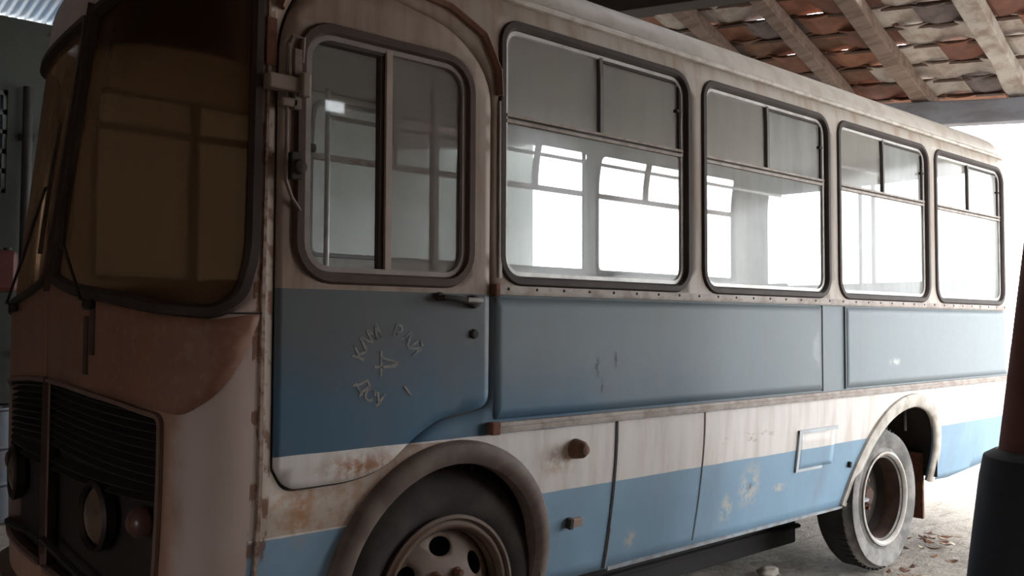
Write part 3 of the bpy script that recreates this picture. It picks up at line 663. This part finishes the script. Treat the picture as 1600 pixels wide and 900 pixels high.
# ---------------- the shed ----------------
def struct(o): o['kind']='structure'; return o
gm,nt,b=newmat('packed_earth'); n=N(nt)
col=n.mix(n.ramp(n.noise(.9,5),.35,.7),(.34,.285,.235),(.20,.165,.13)); col=n.mix(n.math('MULTIPLY',n.ramp(n.noise(14,6,(1,1,1),.75),.5,.66),.6),col,(.42,.38,.33))
col=n.mix(n.math('MULTIPLY',n.ramp(n.noise(7,5,(.4,1.6,1),.7),.56,.68),.6),col,(.10,.075,.055))
nt.links.new(col,b.inputs['Base Color']); b.inputs['Roughness'].default_value=.95
nt.links.new(n.bump(n.math('ADD',n.noise(8,6,(.5,1.4,1)),n.math('MULTIPLY',n.noise(45,5),.3)),.9,.05),b.inputs['Normal'])
om,nt,b=newmat('outside_earth'); n=N(nt); nt.links.new(n.mix(n.ramp(n.noise(1.5,6),.4,.65),(.30,.27,.235),(.22,.195,.165)),b.inputs['Base Color']); b.inputs['Roughness'].default_value=.95
G=-.04
# floor with real lumps
nx,ny=150,110; vs=[]
rng=random.Random(3)
from mathutils import noise as mn
for i in range(nx+1):
    for j in range(ny+1):
        x=-6+16*i/nx; y=-7+15*j/ny
        h=.012*mn.noise(Vector((x*2.2,y*3.5,0)))+.010*mn.noise(Vector((x*6,y*9,3)))
        vs.append((x,y,G-.012+h))
fs=[(i*(ny+1)+j,(i+1)*(ny+1)+j,(i+1)*(ny+1)+j+1,i*(ny+1)+j+1) for i in range(nx) for j in range(ny)]
mb=MB().add(vs,fs); struct(mb.build('floor',gm,None,True,angle=80))
mb=MB()
Rg=70
for x0,y0,x1,y1 in((-Rg,-Rg,-6,Rg),(10,-Rg,Rg,Rg),(-6,-Rg,10,-7),(-6,8,10,Rg)): mb.box(x0,y0,G-.3,x1,y1,G-.02)
struct(mb.build('ground_outside',om))
wallm=simple('limewashed_wall',(.115,.13,.12),.9,0,(.08,.09,.08),1.5,.7,.3); wallb=simple('brick_wall',(.20,.12,.085),.95,0,(.12,.07,.05),6,.8,.4)
# back wall (far side of the bus), with a window opening
wx0,wx1,wz0,wz1=1.22,1.80,2.70,3.66; WY=6.5; WH=4.35; BWX=8.4
mb=MB(); mb.box(-6,WY,-.3,wx0,WY+.25,WH); mb.box(-6,WY,WH,.35,WY+.25,8.9); mb.box(wx1,WY,-.3,BWX,WY+.25,WH); mb.box(wx0,WY,-.3,wx1,WY+.25,wz0); mb.box(wx0,WY,wz1,wx1,WY+.25,WH); struct(mb.build('wall_back',wallm))
mb=MB(); mb.box(-6.25,-3.95,-.3,-6,-3.4,9.3); mb.box(-6.25,-3.4,1.75,-6,-1.7,9.3); mb.box(-6.25,-1.7,-.3,-6,WY+.25,9.3); struct(mb.build('wall_front',wallb))  # doorway gap added out of view to light the bus front
mb=MB(); hx,hX,hz,hZ=3.56,3.88,3.26,3.42; mb.box(-6,-3.95,-.3,hx,-3.7,7.9); mb.box(hX,-3.95,-.3,5.7,-3.7,7.9); mb.box(hx,-3.95,-.3,hX,-3.7,hz); mb.box(hx,-3.95,hZ,hX,-3.7,7.9); struct(mb.build('wall_left',wallb))  # small gap placed out of view to show as a glint in the door pane
mb=MB(); mb.box(2.6,3.3,-.3,8.7,3.5,1.42); struct(mb.build('wall_light_block',wallb))  # unseen low wall, added to keep far-side light from under the bus
win=MB(); fx=.035
for x in(wx0,wx1-fx,(wx0+wx1)/2-fx/2): win.box(x,WY+.02,wz0,x+fx,WY+.09,wz1)
nz=5
for k in range(nz+1): z=wz0+(wz1-wz0-.045)*k/nz; win.box(wx0,WY+.02,z,wx1,WY+.09,z+.045)
wo=struct(win.build('window_1',simple('window_frame_paint',(.24,.27,.25),.6)))
pm,nt,b=newmat('blue_window_pane'); b.inputs['Base Color'].default_value=(.035,.085,.16,1); b.inputs['Roughness'].default_value=.5
for k in range(nz):
    for q in range(2):
        xx0=wx0+q*(wx1-wx0)/2; mb=MB().box(xx0+.001,WY+.05,wz0+.001+(wz1-wz0)*k/nz,xx0+(wx1-wx0)/2-.001,WY+.06,wz0+(wz1-wz0)*(k+1)/nz-.0005); mb.build('window_pane',pm,wo)
# pitched tile roof
eb=Vector((math.sin(R(-20))*math.cos(R(3)),math.cos(R(-20))*math.cos(R(3)),math.sin(R(3))))
er=-Vector((math.sin(R(86))*math.cos(R(18.3)),math.cos(R(86))*math.cos(R(18.3)),-math.sin(R(18.3))))
nr=er.cross(eb); nr=nr.normalized(); nr=nr if nr.z>0 else -nr
O=Vector((8.35,.95,3.66))
def RP(a,b,c=0): return O+eb*a+er*b+nr*c
tl=[simple('tile_%s'%n_,c,.9,0,c2,7,.7,.3) for n_,c,c2 in(('orange',(.32,.15,.095),(.19,.09,.06)),('red',(.23,.105,.075),(.14,.07,.055)),('sooty',(.20,.16,.155),(.10,.08,.075)),('lichen',(.50,.46,.42),(.30,.22,.18)),('brown',(.22,.12,.08),(.12,.07,.05)))]
mb=MB(); rng=random.Random(11)
row=.30; tw=.46; A0,A1,B0,B1=-7.5,9,-.45,16
# the tiles stay inside the roof's rows; a few are missing near the outer edge
nb=int((B1-B0)/row); na=int((A1-A0)/tw)
for j in range(nb):
    for i in range(na):
        a=A0+i*tw+(tw*.5 if j%2 else 0)+rng.uniform(-.015,.015); b_=B0+j*row+rng.uniform(-.02,.02)
        if -3.4<a<-.35 and 0.9<b_<4.2 and rng.random()<(.30 if b_>1.7 else .12): continue
        far_=b_>6 or a>4.5 or a<-4
        L=row*1.28; t=rng.uniform(-.01,.01); n_=5 if not far_ else 2; th_=.018
        lim=.5 if a<0 else .12
        mi=3 if rng.random()<(.62 if a<-.2 and b_<3.5 else .20) else rng.choices([0,1,2,4],[3,4,2,2])[0]
        for q in (0,1):
            # each tile: shallow curved sheet with thickness, lower end lifted over the next course
            pass
        vs=[]
        for s_ in (0,L):
            for k in range(n_+1):
                f=k/n_; aa=a+f*tw*1.06; hump=.022*math.sin(f*math.pi*2)+t
                lift=.052-.034*s_/L
                for th2 in(0,th_): vs.append(RP(aa,b_+s_,hump+lift+th2+.03))
        m2=(n_+1)*2; fs=[]
        for k in range(n_):
            o_=2*k; fs+=[(o_,o_+2,m2+o_+2,m2+o_),(o_+1,m2+o_+1,m2+o_+3,o_+3),(o_,o_+1,o_+3,o_+2),(m2+o_,m2+o_+2,m2+o_+3,m2+o_+1)]
        fs+=[(0,m2,m2+1,1),(m2-2,m2-1,2*m2-1,2*m2-2)]
        mb.add(vs,fs,mi)
struct(mb.build('roof',tl))
wood=simple('weathered_wood',(.27,.20,.165),.9,0,(.15,.10,.08),5,.8,.4,(3,.4,3)); woodd=simple('dark_wood',(.03,.02,.016),.9,0,(.05,.035,.03)); woodg=simple('grey_beam_wood',(.27,.28,.32),.9,0,(.17,.16,.17),4,.7,.3,(2,.3,2)); woodl=simple('pale_peeling_wood',(.52,.49,.45),.9,0,(.28,.21,.17),7,.8,.4)
# battens under the tiles: part of the roof
mb=MB()
for j in range(0,nb): b_=B0+j*row+.05; mb.beam(RP(A0,b_,.055),RP(A1,b_,.055),.035,.025,nr)
struct(mb.build('ceiling_battens',simple('batten_wood',(.10,.06,.045),.9)))
def timber(name,a,b,w_,h_,mat,label,cat,group=None,up=None):
    m=MB(); k=14; a=Vector(a); b=Vector(b); rg=random.Random(len(label)); 
    pts=[a+(b-a)*i/k for i in range(k+1)]; t=(b-a).normalized(); u=Vector(up or nr); sd=t.cross(u).normalized(); u=sd.cross(t)
    vs=[]
    for p in pts:
        dx=rg.uniform(-.012,.012); dy=rg.uniform(-.008,.008); q=1+rg.uniform(-.10,.10)
        for i,j in((-1,-1),(1,-1),(1,1),(-1,1)): vs.append(p+sd*(dx+i*w_*q/2)+u*(dy+j*h_*q/2))
    fs=[(0,3,2,1),tuple(4*k+i for i in range(4))]+[(4*i+j,4*i+(j+1)%4,4*i+4+(j+1)%4,4*i+4+j) for i in range(k) for j in range(4)]
    o=m.add(vs,fs).build(name,mat); md=o.modifiers.new('bevel','BEVEL'); md.width=.012; md.segments=2
    return meta(o,label,cat,group)
rg_='rafters carrying the tile roof'
raf=[(-.78,0,6.0,.16,woodl,'pale peeling rafter, outermost of the row, at the right end of the beam'),
(.03,0,6.5,.15,wood,'weathered rafter whose foot meets the grey beam just beyond the bus roof'),
(.66,0,6.5,.12,wood,'straight weathered rafter running down behind the bus roof, third from the outer end'),
(1.35,0,7,.12,wood,'innermost visible rafter, only a short stretch showing above the bus windows')]
for a,b0_,b1_,w_,mt,lb in raf: timber('roof_rafter',RP(a,-.2,-.03),RP(a-.0,b1_,-.03),w_,.13,mt,lb,'rafter',rg_)
timber('eave_beam',RP(-6.5,.02,-.20),RP(7.5,.02,-.20),.16,.22,woodg,'long grey timber beam under the low edge of the tiles, behind the bus','beam',up=(0,0,1))
timber('roof_purlin',RP(-6,2.5,-.24),RP(8,2.5,-.24),.22,.44,woodd,'black soot-dark timber crossing under the tiles above the middle of the bus','beam',up=(0,0,1))
for a,b_ in((-6.3,.02),(7.2,.02)):
    p=RP(a,b_,-.33); timber('eave_post',(p.x,p.y,-.1),p,.18,.18,woodg,'square timber post under the '+('near' if a<0 else 'far')+' end of the long eave beam','post',None,up=(1,0,0))
# leaning post at the right edge
def at(px,py,t):
    v=fw+rr*((px-800)/1377.6)-uu*((py-450)/1377.6); return Vector((0,-2.678,1.52))+v*t
b1=at(1606,900,3.9); b0=at(1610,705,3.9); b2=at(1688,0,3.9)
foot=b1+(b1-b0)*((b1.z-G)/(b0.z-b1.z)); 
post=empty('leaning_post',(foot.x,foot.y,G)); meta(post,'leaning red-brown post with a thick black base at the right edge','post')
redw=simple('red_brown_wood',(.12,.035,.022),.8,0,(.07,.025,.018),5,.7,.3); tar=simple('black_tar_base',(.006,.007,.012),.7,0,(.012,.012,.018),6,.6,.2)
mb=MB(); mb.tube([b0-(b2-b0).normalized()*.3,b0,(b0+b2)/2,b2,b2+(b2-b0)*.55],[.125,.125,.115,.105,.10],20); mb.build('shaft',redw,post,True)
k=(foot-b0); mb=MB(); mb.tube([b0,b0+k*.03,b0+k*.12,b0+k*.4,b0+k*.7,foot+Vector((0,0,-.03))],[.14,.185,.20,.225,.25,.27],20); mb.build('base_sleeve',tar,post,True)
# leaves and rubble near the back wheel
leafc=[simple('leaf_%d'%i,c,.8,0,tuple(v*.6 for v in c)) for i,c in enumerate([(.28,.11,.05),(.20,.09,.05),(.50,.40,.30),(.16,.08,.05)])]
rng=random.Random(5)
for i in range(46):
    if i<24: x=6.38+rng.gauss(0,.17); y=.12+rng.gauss(0,.09)
    elif i<38: x=5.62+rng.gauss(0,.2); y=-.16+rng.gauss(0,.06)
    else: x=rng.uniform(6.2,8.2); y=rng.uniform(-.9,.0)
    mb=MB(); a=rng.uniform(0,6.28); L=rng.uniform(.03,.055); wd=L*.42; cu=rng.uniform(.2,.6)
    vs=[]; 
    for s_ in range(6):
        f=s_/5; ww=wd*math.sin(math.pi*(f*.9+.05)); lx=(f-.5)*2*L; lz=cu*L*(f-.5)**2*3
        for sd in(-1,0,1): vs.append((lx,sd*ww,lz+abs(sd)*ww*.35))
    M4=Matrix.Translation((x,y,G+.006+rng.uniform(0,.02)))@Matrix.Rotation(a,4,'Z')@Matrix.Rotation(rng.uniform(-.35,.35),4,'X')
    mb.add([M4@Vector(v) for v in vs],[(3*k+j,3*k+j+1,3*k+4+j,3*k+3+j) for k in range(5) for j in range(2)])
    o=mb.build('dry_leaf',leafc[rng.randrange(4)],None,True); md=o.modifiers.new('thickness','SOLIDIFY'); md.thickness=.001
    meta(o,'curled brown dry leaf heaped on the floor just behind the flat rear wheel' if i<24 else 'brown dry leaf lying on the floor in front of the flat rear wheel' if i<38 else 'single dry leaf scattered on the dirt floor toward the leaning post','leaf','dry leaves on the floor')
def stone(x,y,r,mat,label,cat='stone',group=None,sq=.6):
    bm=bmesh.new(); bmesh.ops.create_icosphere(bm,subdivisions=3,radius=r)
    for v in bm.verts:
        d=1+.28*mn.noise(v.co*(2.2/r)+Vector((x*7,y*5,0))); v.co=Vector((v.co.x*d*1.2,v.co.y*d,v.co.z*d*sq))
    for v in bm.verts: v.co+=Vector((x,y,G+r*sq*.55))
    me=bpy.data.meshes.new('stone'); bm.to_mesh(me); bm.free(); return meta(link('stone',me,mat,None,True),label,cat,group)
st=simple('pale_rubble',(.42,.38,.33),.95,0,(.25,.21,.17),9,.8,.4)
rng=random.Random(8)
for i in range(16): stone(rng.uniform(4.6,8.2),rng.uniform(-1.1,-.25),rng.uniform(.02,.04),st,'small pale stone lying on the dirt floor beside the bus','stone','stones on the floor')
stone(4.85,.45,.06,st,'pale lump of stone in the shadow under the bus, ahead of the rear wheel')
# left background: pipe on the wall, fuel can on a drum, leaning pole
pp=simple('wall_pipe_paint',(.045,.04,.04),.7)
mb=MB(); mb.tube([(1.95,6.42,-.04),(1.95,6.42,3.7)],.045,12); mb.box(1.89,6.44,3.2,2.01,6.5,3.26); mb.box(1.89,6.44,1.2,2.01,6.5,1.26); meta(mb.build('drain_pipe',pp,None,True),'dark upright pipe against the greenish wall, right of the small-paned window','pipe')
mb=MB(); mb.tube([(2.06,6.36,3.28),(2.75,6.36,3.22)],.018,8); meta(mb.build('iron_rod',pp,None,True),'thin dark rod running sideways from the upright pipe on the wall','rod')
dr=empty('oil_drum',(1.42,5.3,G)); meta(dr,'dark blue oil drum standing against the greenish wall beyond the bus nose','drum')
dm_=simple('drum_paint',(.025,.035,.055),.6,0,(.05,.03,.025),8,.6)
mb=MB(); pf=[(.0001,0),(.29,0),(.295,.015),(.28,.03),(.28,.28),(.292,.30),(.28,.32),(.28,.56),(.292,.58),(.28,.60),(.28,.86),(.295,.875),(.29,.89),(.275,.875),(.0001,.87)]
mb.lathe((1.42,5.3,G),pf,40,'z'); mb.build('drum_shell',dm_,dr,True,angle=30)
mb=MB(); mb.lathe((1.54,5.25,G+.87),[(.03,0),(.03,.02),(.0001,.022)],16,'z'); mb.build('bung_cap',dark,dr)
dr2=dr.copy(); C.objects.link(dr2); dr2.location=(1.42,5.3,G+.90); dr2['label']='dark blue oil drum stacked upon the other one beyond the bus nose'
for ch in list(dr.children): c=ch.copy(); C.objects.link(c); c.parent=dr2
rc=empty('fuel_can',(1.46,5.25,G+1.79)); meta(rc,'red metal fuel can on top of the stacked drums, by the bus nose','fuel can')
redp=simple('can_red_paint',(.075,.010,.009),.6,0,(.14,.03,.02),6,.6)
mb=MB(); mb.box(1.28,5.16,G+1.79,1.64,5.34,G+2.12); mb.build('can_body',redp,rc,bevel=.035)
mb=MB(); mb.tube([(1.36,5.25,G+2.10),(1.36,5.25,G+2.17),(1.52,5.25,G+2.17),(1.52,5.25,G+2.10)],.012,8); mb.build('can_handle',redp,rc,True)
mb=MB(); mb.lathe((1.58,5.25,G+2.11),[(.03,0),(.03,.035),(.0001,.038)],14,'z'); mb.build('can_cap',dark,rc)
mb=MB(); mb.tube([(1.92,5.9,G),(1.15,6.42,2.62)],.03,10); meta(mb.build('leaning_pole',simple('pole_blue',(.03,.05,.08),.7),None,True),'dark blue pole leaning on the greenish wall near the window','pole')
# corrugated sheeting above the back wall
cm=simple('blue_corrugated_sheet',(.16,.24,.36),.5,.2,(.3,.34,.4),3,.6)
mb=MB(); nn=160; vs=[]
for i in range(nn+1):
    x=.45+2.6*i/nn; h=.03*math.sin(i*math.pi/2*.8)
    for y,z in((5.6,4.74),(7.2,4.56)): vs+= [(x,y,z+h)]
mb.add(vs,[(2*i,2*i+2,2*i+3,2*i+1) for i in range(nn)]); o=mb.build('corrugated_sheet',cm,None,True); md=o.modifiers.new('thickness','SOLIDIFY'); md.thickness=.006
meta(o,'blue corrugated roofing sheet sloping above the greenish wall','roofing sheet')
# tree outside the shed beyond the eave
def tree(x,y,h,r,label,n=2600):
    t=empty('tree',(x,y,G)); meta(t,label,'tree'); rg=random.Random(int(x*10))
    mb=MB(); mb.tube([(x,y,G-.1),(x+.1,y,h*.35),(x-.1,y+.1,h*.7),(x,y,h)],[.2,.16,.11,.04],12)
    for k in range(8): a=k*.8; z=h*(.45+.06*k); mb.tube([(x,y,z),(x+math.cos(a)*r*.6,y+math.sin(a)*r*.6,z+r*.45)],[.06,.02],8)
    mb.build('trunk',simple('bark',(.12,.09,.07),.9,0,(.07,.05,.04),9,.8,.4),t,True)
    mb=MB()
    for _ in range(n):
        while True:
            p=Vector((rg.uniform(-1,1),rg.uniform(-1,1),rg.uniform(-1,1)))
            if .25<p.length<1: break
        c=Vector((x,y,h*.85))+Vector((p.x*r,p.y*r,p.z*r*.75)); d=Vector((rg.gauss(0,1),rg.gauss(0,1),rg.gauss(0,1))).normalized(); e=d.cross(Vector((.3,.5,.8))).normalized(); l=rg.uniform(.09,.16)
        mb.add([c-d*l,c+e*l*.4,c+d*l,c-e*l*.4],[(0,1,2,3)])
    mb.build('foliage',simple('leaf_green',(.08,.15,.05),.7,0,(.04,.08,.03),2,.8,0),t)
tree(14.2,.9,8.6,2.8,'leafy green tree outside, glimpsed through gaps in the roof tiles')
